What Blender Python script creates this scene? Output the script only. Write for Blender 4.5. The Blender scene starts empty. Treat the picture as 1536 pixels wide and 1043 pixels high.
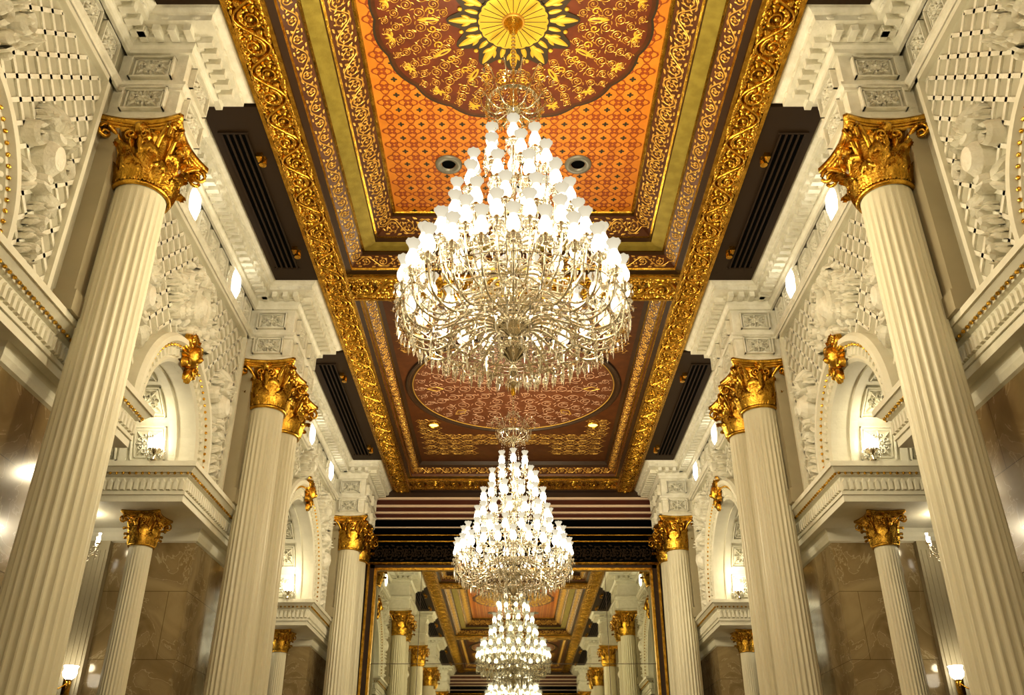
import bpy, math, random
import numpy as np
from mathutils import Matrix, Vector
random.seed(7)
ZO=1.6
pi=math.pi
YM=7.45   # symmetry plane of the hall
def mir(y): return 2*YM-y

# ------------------------------------------------------------------ materials
def newmat(name):
    m=bpy.data.materials.new(name); m.use_nodes=True
    nt=m.node_tree; b=nt.nodes['Principled BSDF']
    return m,nt,b
def mat(name,col,rough=.5,metal=0.,bump=0.,bscale=30.,col2=None,cscale=4.,spec=None,detail=4.):
    m,nt,b=newmat(name)
    b.inputs['Base Color'].default_value=(*col,1); b.inputs['Roughness'].default_value=rough
    b.inputs['Metallic'].default_value=metal
    if spec is not None: b.inputs['Specular IOR Level'].default_value=spec
    tc=nt.nodes.new('ShaderNodeTexCoord')
    if col2:
        n=nt.nodes.new('ShaderNodeTexNoise'); n.inputs['Scale'].default_value=cscale; n.inputs['Detail'].default_value=detail
        nt.links.new(tc.outputs['Object'],n.inputs['Vector'])
        r=nt.nodes.new('ShaderNodeValToRGB'); r.color_ramp.elements[0].color=(*col,1); r.color_ramp.elements[1].color=(*col2,1)
        r.color_ramp.elements[0].position=.38; r.color_ramp.elements[1].position=.62
        nt.links.new(n.outputs['Fac'],r.inputs['Fac']); nt.links.new(r.outputs['Color'],b.inputs['Base Color'])
    if bump>0:
        n=nt.nodes.new('ShaderNodeTexNoise'); n.inputs['Scale'].default_value=bscale; n.inputs['Detail'].default_value=3
        nt.links.new(tc.outputs['Object'],n.inputs['Vector'])
        bp=nt.nodes.new('ShaderNodeBump'); bp.inputs['Strength'].default_value=bump; bp.inputs['Distance'].default_value=.02
        nt.links.new(n.outputs['Fac'],bp.inputs['Height']); nt.links.new(bp.outputs['Normal'],b.inputs['Normal'])
    return m
def emis(name,col,s):
    m=bpy.data.materials.new(name); m.use_nodes=True; nt=m.node_tree; nt.nodes.clear()
    e=nt.nodes.new('ShaderNodeEmission'); e.inputs[0].default_value=(*col,1); e.inputs[1].default_value=s
    o=nt.nodes.new('ShaderNodeOutputMaterial'); nt.links.new(e.outputs[0],o.inputs[0]); return m
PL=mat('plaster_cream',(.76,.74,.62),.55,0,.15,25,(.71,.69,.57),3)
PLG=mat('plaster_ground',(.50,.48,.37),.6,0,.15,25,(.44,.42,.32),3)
PLR=mat('plaster_relief',(.82,.80,.70),.5,0,.35,40,(.73,.71,.60),8)
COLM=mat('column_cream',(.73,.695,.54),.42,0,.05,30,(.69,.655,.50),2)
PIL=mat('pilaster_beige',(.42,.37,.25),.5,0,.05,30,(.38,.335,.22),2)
GOLD=mat('gold_relief',(.80,.49,.075),.25,1.,.35,45,(.52,.29,.03),10)
GOLDB=mat('gold_ground',(.32,.19,.024),.4,.8,.8,30,(.18,.10,.010),12)
GLEAF=mat('gold_leaf_paint',(.45,.355,.07),.42,.45,.15,40,(.36,.28,.05),7)
BROWN=mat('dark_brown_lacquer',(.045,.020,.006),.4,0,.05,20)
VENT=mat('dark_bronze_panel',(.036,.020,.008),.6,0,.05,20,spec=.2)
BLACK=mat('black_slot',(.001,.001,.001),.8,spec=.05)
REDB=mat('red_brown_lacquer',(.12,.038,.008),.4,0,.08,30,(.09,.027,.005),6)
RED=mat('medallion_red',(.19,.042,.008),.45,0,.08,30,(.14,.030,.006),5)
REDC=mat('circle_red',(.15,.050,.018),.42,0,.08,30,(.115,.036,.012),5)
ORANGE=mat('orange_panel',(.78,.29,.026),.5,0,.08,30,(.70,.245,.018),4)
ORED=mat('orange_motif_red',(.36,.075,.008),.5)
TEAL=mat('motif_dark',(.05,.032,.012),.5)
YEL=mat('yellow_gold_paint',(.80,.52,.055),.4,.25)
LINE=mat('gilt_line',(.80,.51,.12),.32,.6)
PINK=mat('silver_line',(.62,.41,.27),.4,.35)
SILVER=mat('silver_metal',(.86,.80,.64),.12,1.)
STEEL=mat('downlight_ring',(.26,.25,.21),.4,.3)
STRW=mat('cream_stripe',(.75,.60,.46),.4)
STRP=mat('maroon_stripe',(.085,.018,.008),.3)
MIRR=mat('mirror_glass',(.64,.65,.55),.015,1.)
def marble():
    m,nt,b=newmat('beige_marble'); tc=nt.nodes.new('ShaderNodeTexCoord')
    n=nt.nodes.new('ShaderNodeTexNoise'); n.inputs['Scale'].default_value=1.8; n.inputs['Detail'].default_value=12; n.inputs['Distortion'].default_value=1.6
    nt.links.new(tc.outputs['Object'],n.inputs['Vector'])
    r=nt.nodes.new('ShaderNodeValToRGB'); e=r.color_ramp.elements
    e[0].position=.28; e[0].color=(.225,.160,.070,1); e[1].position=.72; e[1].color=(.38,.295,.155,1)
    x=e.new(.493); x.color=(.29,.215,.105,1); x=e.new(.504); x.color=(.46,.38,.23,1); x=e.new(.515); x.color=(.30,.225,.112,1)
    nt.links.new(n.outputs['Fac'],r.inputs['Fac'])
    br=nt.nodes.new('ShaderNodeTexBrick'); br.inputs['Color1'].default_value=(1,1,1,1); br.inputs['Color2'].default_value=(.88,.88,.88,1)
    br.inputs['Mortar'].default_value=(.45,.42,.36,1); br.inputs['Scale'].default_value=1; br.inputs['Mortar Size'].default_value=.004
    br.inputs['Brick Width'].default_value=1.1; br.inputs['Row Height'].default_value=.9
    sep=nt.nodes.new('ShaderNodeSeparateXYZ'); cmb=nt.nodes.new('ShaderNodeCombineXYZ'); ad=nt.nodes.new('ShaderNodeMath'); ad.operation='ADD'
    nt.links.new(tc.outputs['Object'],sep.inputs[0]); nt.links.new(sep.outputs[0],ad.inputs[0]); nt.links.new(sep.outputs[1],ad.inputs[1])
    nt.links.new(ad.outputs[0],cmb.inputs[0]); nt.links.new(sep.outputs[2],cmb.inputs[1]); nt.links.new(cmb.outputs[0],br.inputs['Vector'])
    mx=nt.nodes.new('ShaderNodeMixRGB'); mx.blend_type='MULTIPLY'; mx.inputs[0].default_value=1
    nt.links.new(r.outputs[0],mx.inputs[1]); nt.links.new(br.outputs[0],mx.inputs[2]); nt.links.new(mx.outputs[0],b.inputs['Base Color'])
    b.inputs['Roughness'].default_value=.12
    return m
MARB=marble()
FLOORM=mat('floor_marble',(.58,.50,.35),.15,0,0,1,(.44,.38,.25),1.2)
def crystal():
    m=bpy.data.materials.new('cut_crystal'); m.use_nodes=True; nt=m.node_tree; nt.nodes.clear()
    g=nt.nodes.new('ShaderNodeBsdfGlossy'); g.inputs['Color'].default_value=(1,.98,.92,1); g.inputs['Roughness'].default_value=.05
    t=nt.nodes.new('ShaderNodeBsdfTransparent'); t.inputs['Color'].default_value=(.95,.94,.90,1)
    x=nt.nodes.new('ShaderNodeMixShader'); x.inputs[0].default_value=.6
    o=nt.nodes.new('ShaderNodeOutputMaterial')
    nt.links.new(t.outputs[0],x.inputs[1]); nt.links.new(g.outputs[0],x.inputs[2]); nt.links.new(x.outputs[0],o.inputs[0]); return m
CRYS=crystal()
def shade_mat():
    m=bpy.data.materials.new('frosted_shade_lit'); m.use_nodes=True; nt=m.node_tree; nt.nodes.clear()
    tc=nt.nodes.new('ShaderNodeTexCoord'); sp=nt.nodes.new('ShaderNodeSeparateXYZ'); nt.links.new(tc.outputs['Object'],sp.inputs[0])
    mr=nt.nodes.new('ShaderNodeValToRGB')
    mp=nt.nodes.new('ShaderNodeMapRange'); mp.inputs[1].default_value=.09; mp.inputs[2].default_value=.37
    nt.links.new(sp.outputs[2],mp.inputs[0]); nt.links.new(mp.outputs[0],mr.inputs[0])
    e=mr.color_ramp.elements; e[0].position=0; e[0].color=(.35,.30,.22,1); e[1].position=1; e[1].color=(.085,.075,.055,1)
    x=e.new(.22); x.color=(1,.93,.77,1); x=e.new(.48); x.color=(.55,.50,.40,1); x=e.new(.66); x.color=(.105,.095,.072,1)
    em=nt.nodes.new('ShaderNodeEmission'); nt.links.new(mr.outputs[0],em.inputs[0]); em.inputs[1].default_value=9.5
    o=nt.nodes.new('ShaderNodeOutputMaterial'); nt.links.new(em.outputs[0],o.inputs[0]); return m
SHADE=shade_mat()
GLOW=emis('lamp_glow',(1,.94,.80),8.)
GLOWD=emis('downlight_glow',(1,.62,.15),5)
for m_ in (SHADE,GLOW,GLOWD):
    try: m_.cycles.emission_sampling='NONE'
    except Exception: pass

# ------------------------------------------------------------------ mesh builder
class MB:
    def __init__(s): s.v=[];s.f=[];s.m=[];s.n=0
    def add(s,V,F,m=0,M=None):
        V=np.asarray(V,float).reshape(-1,3)
        if M is not None: V=V@M[:3,:3].T+M[:3,3]
        k=s.n; s.v.append(V); s.f.extend([tuple(i+k for i in f) for f in F])
        if isinstance(m,(list,tuple)): s.m.extend(m)
        else: s.m.extend([m]*len(F))
        s.n+=len(V)
    def merge(s,o,M=None): s.add(np.vstack(o.v),o.f,list(o.m),M)
    def box(s,x0,x1,y0,y1,z0,z1,m=0,M=None):
        V=[(x0,y0,z0),(x1,y0,z0),(x1,y1,z0),(x0,y1,z0),(x0,y0,z1),(x1,y0,z1),(x1,y1,z1),(x0,y1,z1)]
        s.add(V,[(0,3,2,1),(4,5,6,7),(0,1,5,4),(1,2,6,5),(2,3,7,6),(3,0,4,7)],m,M)
    def mesh(s,name,mats,smooth=False,zo=ZO):
        V=np.vstack(s.v).copy(); V[:,2]+=zo
        me=bpy.data.meshes.new(name); me.from_pydata(V.tolist(),[],s.f)
        for a in mats: me.materials.append(a)
        me.polygons.foreach_set('material_index',s.m)
        me.polygons.foreach_set('use_smooth',[smooth]*len(s.f)); me.update(); return me
COL=bpy.context.scene.collection
def obj(name,me,parent=None,M=None,scale=None,loc=None,rotz=0):
    o=bpy.data.objects.new(name,me); COL.objects.link(o)
    if parent: o.parent=parent
    if M is not None: o.matrix_local=Matrix(M.tolist())
    if loc is not None: o.location=loc
    if scale is not None: o.scale=scale
    if rotz: o.rotation_euler=(0,0,rotz)
    return o
def empty(name,loc=(0,0,0)):
    o=bpy.data.objects.new(name,None); COL.objects.link(o); o.location=loc; o.empty_display_size=.2; return o
def frame(o,u,v,w,su=1,sv=1,sw=1):
    M=np.eye(4); M[:3,0]=np.array(u,float)*su; M[:3,1]=np.array(v,float)*sv; M[:3,2]=np.array(w,float)*sw; M[:3,3]=o; return M
def revolve(mb,prof,n=16,m=0,c=(0,0,0),M=None):
    V=[];F=[]
    for r,z in prof:
        for i in range(n):
            a=2*pi*i/n; V.append((c[0]+r*math.cos(a),c[1]+r*math.sin(a),c[2]+z))
    for j in range(len(prof)-1):
        for i in range(n):
            k=(i+1)%n; F.append((j*n+i,j*n+k,(j+1)*n+k,(j+1)*n+i))
    mb.add(V,F,m,M)
def crom(P,n=6):
    P=[np.array(p,float) for p in P]; P=[2*P[0]-P[1]]+P+[2*P[-1]-P[-2]]; out=[]
    for i in range(1,len(P)-2):
        for k in range(n):
            t=k/n; a,b,c,d=P[i-1:i+3]
            out.append(.5*((2*b)+(-a+c)*t+(2*a-5*b+4*c-d)*t*t+(-a+3*b-3*c+d)*t**3))
    out.append(P[-2]); return np.array(out)
def tube(mb,pts,rad,n=6,m=0,M=None):
    pts=np.asarray(pts,float); N=len(pts)
    if np.isscalar(rad): rad=[rad]*N
    V=[];F=[]
    up=np.array([0,0,1.]); 
    for i in range(N):
        t=pts[min(i+1,N-1)]-pts[max(i-1,0)]; t=t/(np.linalg.norm(t)+1e-9)
        a=np.cross(t,up)
        if np.linalg.norm(a)<.05: a=np.cross(t,[1,0,0.001])
        a/=np.linalg.norm(a); b=np.cross(a,t)
        for k in range(n):
            q=2*pi*k/n; V.append(pts[i]+rad[i]*(math.cos(q)*a+math.sin(q)*b))
    for i in range(N-1):
        for k in range(n):
            l=(k+1)%n; F.append((i*n+k,i*n+l,(i+1)*n+l,(i+1)*n+k))
    mb.add(V,F,m,M)
# relief strokes in a local (u,v,w) frame
def stroke(mb,pts,w,h,m=0,M=None,base=0.):
    P=np.asarray(pts,float); N=len(P); w=np.broadcast_to(w,N); h=np.broadcast_to(h,N)
    T=np.gradient(P,axis=0); T/=np.linalg.norm(T,axis=1)[:,None]+1e-9; Nn=np.stack([-T[:,1],T[:,0]],1)
    V=np.zeros((N,5,3))
    for k,(a,b) in enumerate(((-1,0),(-.62,.72),(0,1),(.62,.72),(1,0))):
        V[:,k,:2]=P+Nn*(a*w)[:,None]; V[:,k,2]=b*h+base
    F=[(i*5+k,i*5+k+1,i*5+k+6,i*5+k+5) for i in range(N-1) for k in range(4)]
    mb.add(V.reshape(-1,3),F,m,M)
def spiral(c,r,a0,turns,hand,n=18,rin=.12):
    t=np.linspace(0,1,n); R=r*((1-t)**.9*(1-rin)+rin); A=a0+hand*turns*2*pi*t
    return np.stack([c[0]+R*np.cos(A),c[1]+R*np.sin(A)],1)
def leaf(mb,x,y,ang,L,w,curl=0.,h=.03,m=0,n=6,M=None):
    t=np.linspace(0,1,n); A=ang+curl*t; d=L/(n-1)
    px=x+np.concatenate([[0],np.cumsum(np.cos(A[:-1])*d)]); py=y+np.concatenate([[0],np.cumsum(np.sin(A[:-1])*d)])
    W=w*np.sin(pi*np.clip(t*.93+.05,0,1))**.7+.001; H=h*(.5+.5*np.sin(pi*t))
    stroke(mb,np.stack([px,py],1),W,H,m,M)
def dome(mb,cx,cy,rx,ry,h,m=0,n=10,M=None):
    V=[];F=[]
    for j,(f,z) in enumerate(((1,0),(.9,.5),(.6,.85))):
        for i in range(n):
            a=2*pi*i/n; V.append((cx+rx*f*math.cos(a),cy+ry*f*math.sin(a),h*z))
    V.append((cx,cy,h))
    for j in range(2):
        for i in range(n): k=(i+1)%n; F.append((j*n+i,j*n+k,(j+1)*n+k,(j+1)*n+i))
    for i in range(n): F.append((2*n+i,2*n+(i+1)%n,3*n))
    mb.add(V,F,m,M)
def rosette(mb,x,y,r,h,m=0,n=6):
    for i in range(n): leaf(mb,x,y,2*pi*i/n,r,r*.28,0,h*.7,m,5)
    dome(mb,x,y,r*.3,r*.3,h,m,8)
def rinceau(L,A,lw,h,lush=1.,m=0,fill=0):
    mb=MB(); x=np.linspace(0,L,17); stroke(mb,np.stack([x,A*.82*np.sin(2*pi*x/L)],1),lw,h,m)
    for s,cx in ((1,L*.25),(-1,L*.75)):
        c=(cx,-.12*A*s); r=min(.70*A,L*.21)
        sp=spiral(c,r,s*(pi*.9),1.5,-s,20); tw=np.linspace(1,.55,20)*lw
        stroke(mb,sp,tw,h,m); dome(mb,c[0],c[1],lw*1.9,lw*1.9,h*1.2,m,8)
        for k in range(int(7*lush)):
            a=2*pi*k/(7*lush)+.4; leaf(mb,c[0]+.55*r*math.cos(a),c[1]+.55*r*math.sin(a),a-s*.5,r*.62,lw*1.5,-s*1.3,h*.9,m,5)
        for k,(dx,ang,ll) in enumerate(((-.24,2.2,.45),(-.2,1.2,.4),(.22,.6,.45),(.26,1.6,.38))):
            leaf(mb,cx+dx*L,-s*A*.55,s*ang if dx>0 else s*ang,A*ll*1.2,lw*1.5,s*.9*(1 if dx<0 else -1),h*.8,m,5)
            leaf(mb,cx+dx*L,-s*A*.85,-s*(.2 if dx<0 else 2.9),A*ll,lw*1.4,s*.8,h*.8,m,5)
        leaf(mb,cx+.02*L,s*A*.8,s*.2,L*.16,lw*1.3,-s*.9,h,m,5)
        leaf(mb,cx-.02*L,s*A*.8,pi-s*.2,L*.16,lw*1.3,s*.9,h,m,5)
        if fill:
            for dx in (-.2,-.07,.07,.2):
                for g in range(4):
                    leaf(mb,cx+dx*L,-s*A*1.0,s*(pi/2)+(g-1.5)*.55,A*.42,lw*1.05,(g-1.5)*.5,h*.75,m,5)
            for dx in (-.22,.22):
                for g in range(4): leaf(mb,cx+dx*L,s*A*1.0,-s*(pi/2)+(g-1.5)*.6,A*.45,lw*1.05,(g-1.5)*.5,h*.75,m,5)
    return mb
def sweep(mb,path,prof,m=0,closed=False,mi=None):
    P=np.array(path,float); n=len(P); R=[]
    for i in range(n):
        if closed: d1=P[i]-P[i-1]; d2=P[(i+1)%n]-P[i]
        else: d1=P[i]-P[i-1] if i>0 else P[1]-P[0]; d2=P[i+1]-P[i] if i<n-1 else d1
        d1=d1/np.linalg.norm(d1); d2=d2/np.linalg.norm(d2); n1=np.array([-d1[1],d1[0]]); n2=np.array([-d2[1],d2[0]])
        R.append((n1+n2)/(1+n1@n2))
    k=len(prof); V=[]
    for i in range(n):
        for o,z in prof: V.append((P[i][0]+R[i][0]*o,P[i][1]+R[i][1]*o,z))
    F=[];MM=[]
    for i in range(n if closed else n-1):
        j=(i+1)%n
        for q in range(k-1): F.append((i*k+q,j*k+q,j*k+q+1,i*k+q+1)); MM.append(mi[q] if mi else m)
    mb.add(V,F,MM)
def along(path,off,sp):
    P=np.array(path,float); n=len(P); Q=[]
    for i in range(n):
        d1=P[i]-P[i-1] if i>0 else P[1]-P[0]; d2=P[i+1]-P[i] if i<n-1 else d1
        d1=d1/np.linalg.norm(d1); d2=d2/np.linalg.norm(d2); n1=np.array([-d1[1],d1[0]]); n2=np.array([-d2[1],d2[0]])
        Q.append(P[i]+off*(n1+n2)/(1+n1@n2))
    for i in range(n-1):
        L=np.linalg.norm(Q[i+1]-Q[i]); c=max(1,int(round(L/sp))); d=(Q[i+1]-Q[i])/L
        for k in range(c): 
            p=Q[i]+d*L*(k+.5)/c; yield p,d,np.array([-d[1],d[0]])
SPH=MB(); revolve(SPH,[(.001,-1),(.75,-.66),(1,0),(.75,.66),(.001,1)],7)
def ball(mb,p,r,m=0): mb.merge(SPH,frame(p,(1,0,0),(0,1,0),(0,0,1),r,r,r)); mb.m[-28:]=[m]*28
def octa(mb,p,r,l,m=0,rot=0.):
    c,s=math.cos(rot)*r,math.sin(rot)*r; x,y,z=p
    mb.add([(x,y,z+l*.45),(x+c,y+s,z),(x-s,y+c,z),(x-c,y-s,z),(x+s,y-c,z),(x,y,z-l*.55)],
      [(0,1,2),(0,2,3),(0,3,4),(0,4,1),(5,2,1),(5,3,2),(5,4,3),(5,1,4)],m)

# ------------------------------------------------------------------ hall layout
WX=4.35; YE=22.7; YS=mir(YE)
CX=3.95; NECK=5.9; CTOP=6.65
singles=[7.45]; pairs=[13.43,21.45,mir(13.43),mir(21.45)]
arches=[(10.15,.95),(17.4,1.6),(mir(10.15),.95),(mir(17.4),1.6)]; arches.sort()
SPR=4.28
slabs=[]; y=YS
for yc,r in arches: slabs.append((y,yc-r)); y=yc+r
slabs.append((y,YE))

# ------------------------------------------------------------------ FLOOR
mb=MB(); mb.box(-9,9,YS-.2,YE+.2,-1.8,-1.6)
obj('floor',mb.mesh('floor',[FLOORM]))

# ------------------------------------------------------------------ WALL (right, X>0) – left is a mirrored twin
wall_parts=[]
mb=MB()
def q(V,m=0): mb.add(V,[(0,1,2,3)],m)
ZT=8.05
prev=YS
NA=24
for yc,r in arches:
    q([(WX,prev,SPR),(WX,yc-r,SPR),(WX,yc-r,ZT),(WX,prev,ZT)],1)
    A=[(yc-r*math.cos(pi*i/NA),SPR+r*math.sin(pi*i/NA)) for i in range(NA+1)]
    for i in range(NA):
        (ya,za),(yb,zb)=A[i],A[i+1]
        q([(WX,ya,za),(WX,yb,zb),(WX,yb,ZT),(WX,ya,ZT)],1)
        q([(WX,ya,za),(WX,yb,zb),(6.2,yb,zb),(6.2,ya,za)])
    q([(6.2,yc-r,SPR),(6.2,yc+r,SPR),(6.2,yc+r,SPR+r),(6.2,yc-r,SPR+r)])
    prev=yc+r
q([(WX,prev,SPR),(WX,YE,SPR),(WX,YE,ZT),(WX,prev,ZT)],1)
for a,b in slabs:
    q([(WX,a,3.77),(6.2,a,3.77),(6.2,b,3.77),(WX,b,3.77)])
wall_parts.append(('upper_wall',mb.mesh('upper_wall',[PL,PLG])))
# outer aisle
mb=MB()
mb.box(8.0,8.15,YS,YE,-1.6,4.5,0); mb.box(6.2,8.1,YS,YE,3.95,4.1,1); mb.box(6.2,6.3,YS,YE,3.77,8.05,1)
wall_parts.append(('aisle_wall',mb.mesh('aisle_wall',[BROWN,BROWN])))
# entablature
mb=MB(); EP=[(0,3.77),(.03,3.77),(.03,3.86),(.05,3.86),(.05,3.90),(.04,3.90),(.04,4.10),(.08,4.12),(.08,4.15),(.11,4.15),(.16,4.21),(.18,4.21),(.18,4.28),(0,4.28)]
FL=MB()
FL.add([(-.032,.0,0),(.032,0,0),(.032,.12,0),(0,.17,0),(-.032,.12,0),(-.022,.01,.018),(.022,.01,.018),(.022,.115,.018),(0,.15,.018),(-.022,.115,.018)],
 [(0,1,6,5),(1,2,7,6),(2,3,8,7),(3,4,9,8),(4,0,5,9),(5,6,7,8,9)])
for a,b in slabs:
    path=[(6.2,a),(WX,a),(WX,b),(6.2,b)]
    sweep(mb,path,EP,0)
    for p,d,nn in along(path,.04,.085): mb.merge(FL,frame((p[0],p[1],3.915),(d[0],d[1],0),(0,0,1),(nn[0],nn[1],0),1,1,1.8))
    for p,d,nn in along(path,.105,.085): ball(mb,(p[0],p[1],4.135),.020,1)
wall_parts.append(('entablature',mb.mesh('entablature',[PL,GOLD])))
# archivolts, keystones, vault panels
arc_m=MB(); key=MB()
def archband(mb,yc,prof,m=0,x=WX,n=32):
    k=len(prof); V=[];F=[]
    for i in range(n+1):
        a=pi*i/n
        for r,o in prof: V.append((x-o,yc-r*math.cos(a),SPR+r*math.sin(a)))
    for i in range(n):
        for j in range(k-1): F.append((i*k+j,i*k+j+1,(i+1)*k+j+1,(i+1)*k+j))
    mb.add(V,F,m)
km=MB(); dome(km,0,.02,.11,.15,.17,0,12); dome(km,0,-.03,.035,.06,.21,0); dome(km,-.045,.05,.025,.02,.17); dome(km,.045,.05,.025,.02,.17)
for s in (-1,1):
    stroke(km,spiral((s*.14,.14),.09,pi/2+s*.6,1.4,s,16),.028,.10); stroke(km,spiral((s*.13,-.12),.075,-pi/2,1.3,-s,16),.025,.09)
    for k in range(4): leaf(km,s*.08,.02,pi/2-s*(1.2+k*.5),.16,.04,s*.7,.08)
for k in range(5): leaf(km,0,.12,pi/2+(k-2)*.4,.18,.035,0,.09)
for k in range(3): leaf(km,0,-.12,-pi/2+(k-1)*.35,.17,.04,0,.09)
def tile(S,m=0,h=.03):
    t=MB(); a=S/2
    for f,hh in ((1,.03),(.82,.016)):
        b=a*f; w=a*.07
        for x0,x1,y0,y1 in ((-b,b,-b,-b+w),(-b,b,b-w,b),(-b,-b+w,-b,b),(b-w,b,-b,b)): t.box(x0,x1,y0,y1,0,hh,m)
    rosette(t,0,0,a*.42,h*1.3,m,8)
    for i in range(4):
        g=pi/4+i*pi/2
        for s in (-1,1): stroke(t,spiral((a*.5*math.cos(g+s*.35),a*.5*math.sin(g+s*.35)),a*.17,g+pi,1.2,s,10),a*.045,h,m)
        leaf(t,a*.25*math.cos(g),a*.25*math.sin(g),g,a*.72,a*.1,0,h,m)
        leaf(t,a*.35*math.cos(g+pi/4),a*.35*math.sin(g+pi/4),g+pi/4,a*.4,a*.09,0,h,m)
    return t
TL=tile(.44)
for yc,r in arches:
    w=.32 if r<1.2 else .38
    archband(arc_m,yc,[(r,0),(r,.07),(r+.04,.10),(r+.07,.07),(r+w*.55,.07),(r+w*.6,.12),(r+w*.72,.12),(r+w*.8,.18),(r+w,.18),(r+w+.04,.13),(r+w+.04,0)],0)
    nb=int(pi*(r+w*.66)/.095)
    for i in range(nb):
        a=pi*(i+.5)/nb; R=r+w*.66; ball(arc_m,(WX-.13,yc-R*math.cos(a),SPR+R*math.sin(a)),.021,1)
    nb=int(pi*(r+w*.35)/.11)
    for i in range(nb):
        a=pi*(i+.5)/nb; R=r+.08; rd=np.array([0,-math.cos(a),math.sin(a)]); tg=np.array([0,math.sin(a),math.cos(a)])
        arc_m.merge(FL,frame(np.array([WX-.07,yc,SPR])+rd*R,tg,rd,(-1,0,0),1.1,w*.45/.17*.9,2.0))
    key.merge(km,frame((WX-.12,yc,SPR+r+w*.55),(0,1,0),(0,0,1),(-1,0,0),1.1,1.25,1))
    npn=max(5,int(pi*r/.56))
    for i in range(npn):
        a=pi*(i+.5)/npn; rd=np.array([0,-math.cos(a),math.sin(a)]); tg=np.array([0,math.sin(a),math.cos(a)])
        for x in (WX+.55,WX+1.2):
            arc_m.merge(TL,frame(np.array([x,yc,SPR])+rd*(r-.005),(1,0,0),tg,-rd,1.05,1.05,1.9))
    for x in (WX+.22,WX+.88,WX+1.54):
        V=[];F=[]
        for i in range(25):
            a=pi*i/24
            for rr,xx in ((r,x-.05),(r-.04,x-.05),(r-.04,x+.05),(r,x+.05)): V.append((xx,yc-rr*math.cos(a),SPR+rr*math.sin(a)))
        for i in range(24):
            for j in range(3): F.append((i*4+j,i*4+j+1,i*4+j+5,i*4+j+4))
        arc_m.add(V,F,0)
wall_parts.append(('archivolts',arc_m.mesh('archivolts',[PL,GOLD])))
wall_parts.append(('keystone_masks',key.mesh('keystone_masks',[GOLD],True)))
# lattice + relief ornament on upper wall
orn=MB()
def cartouche(S,h=.21):
    t=MB(); dome(t,0,0,.19*S,.26*S,h*1.2,0,14); th=np.linspace(0,2*pi,25)
    stroke(t,np.stack([.25*S*np.cos(th),.33*S*np.sin(th)],1),.04*S,h)
    for s in (-1,1):
        for cx,cy,r,a0,hd in ((.43,.18,.16,pi/2,-1),(.36,-.28,.15,-pi/2,1),(.72,-.06,.14,pi/2,-1),(.24,.50,.12,0,1),(.60,-.45,.10,-pi/2,1),(.16,-.54,.09,0,-1)):
            a=a0 if s>0 else pi-a0
            stroke(t,spiral((s*cx*S,cy*S),r*S,a,1.15,hd*s,18,.2),.045*S,h*.9); dome(t,s*cx*S,cy*S,.05*S,.05*S,h*1.1)
            for k in range(4): 
                g=k*1.57+cx*7; leaf(t,s*(cx+.8*r*math.cos(g))*S,(cy+.8*r*math.sin(g))*S,g if s>0 else pi-g,.16*S,.04*S,s*.9,h*.6)
        for cx,cy in ((.52,.0),(.28,.36),(.92,-.12),(.74,-.30)): rosette(t,s*cx*S,cy*S,.11*S,h*1.25,0,6)
    for k in range(7): leaf(t,0,.34*S,pi/2+(k-3)*.33,.34*S,.05*S,0,h)
    for k in range(5): leaf(t,0,-.34*S,-pi/2+(k-2)*.33,.30*S,.05*S,0,h)
    return t
def drop(Lh,S,h=.15):
    t=MB(); n=int(Lh/(.22*S))
    for i in range(n):
        y=-i*.22*S; sc=1-.5*abs(i/n-.4)
        for s in (-1,1):
            leaf(t,0,y,-pi/2+s*1.0,.2*S*sc,.055*S,-s*.8,h); leaf(t,0,y,-pi/2+s*1.7,.17*S*sc,.05*S,-s*1.2,h*.9)
        if i%2==0: rosette(t,0,y,.11*S*sc,h*1.4)
        else: dome(t,0,y,.08*S*sc,.10*S,h*1.3)
    return t
def urn(S,h=.20):
    t=MB(); dome(t,0,0,.13*S,.17*S,h*1.2,0,14); dome(t,0,.2*S,.10*S,.045*S,h,0,12); dome(t,0,-.2*S,.07*S,.05*S,h,0,10); dome(t,0,-.27*S,.11*S,.035*S,h,0,10)
    for k in range(7): leaf(t,0,.22*S,pi/2+(k-3)*.36,.26*S,.04*S,(k-3)*.2,h)
    for k in range(5): rosette(t,(k-2)*.085*S,(.34-.03*abs(k-2))*S,.075*S,h*1.2)
    for s in (-1,1):
        stroke(t,spiral((s*.20*S,.06*S),.10*S,pi/2,1.2,-s,14),.03*S,h*.8)
        for k in range(3): leaf(t,s*.06*S,-.25*S,-pi/2+s*(.5+.5*k),.26*S,.045*S,s*.6,h*.8)
    return t
def wfr(y,z,s=1): return frame((WX,y,z),(0,1,0),(0,0,1),(-1,0,0),s,s,1)
def lattice(y0,y1,z0,z1,yc,r,s=.28):
    w=.021
    for sgn in (1,-1):
        d=np.array([0,1,sgn])/math.sqrt(2); e=np.array([0,-sgn,1])/math.sqrt(2)
        nA=int((y1-y0)/s)+1; nB=int((z1-z0)/s)+1
        for i in range(nA*2+2):
            for j in range(-2,nB*2+2):
                if (i+j)%2: continue
                p=np.array([WX,y0+i*s/2,z0+j*s/2]); qv=p+np.array([0,s/2,sgn*s/2])
                mid=(p+qv)/2
                if not(y0<mid[1]<y1 and z0<mid[2]<z1) or math.hypot(mid[1]-yc,mid[2]-SPR)<r: continue
                L=np.linalg.norm(qv-p); orn.box(0,L,-w,w,0,.022,0,frame(p,d,e,(-1,0,0)))
def mould(y0,y1,z0,z1,ya,yb,w=.06,h=.07):
    for a,b,c,d in ((y0,ya,z0,z0+w),(yb,y1,z0,z0+w),(y0,y1,z1-w,z1),(y0,y0+w,z0,z1),(y1-w,y1,z0,z1)): orn.box(WX-h,WX,a,b,c,d,1)
pe=sorted([(p-.95,p+.95) for p in pairs]+[(p-.5,p+.5) for p in singles])
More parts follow.
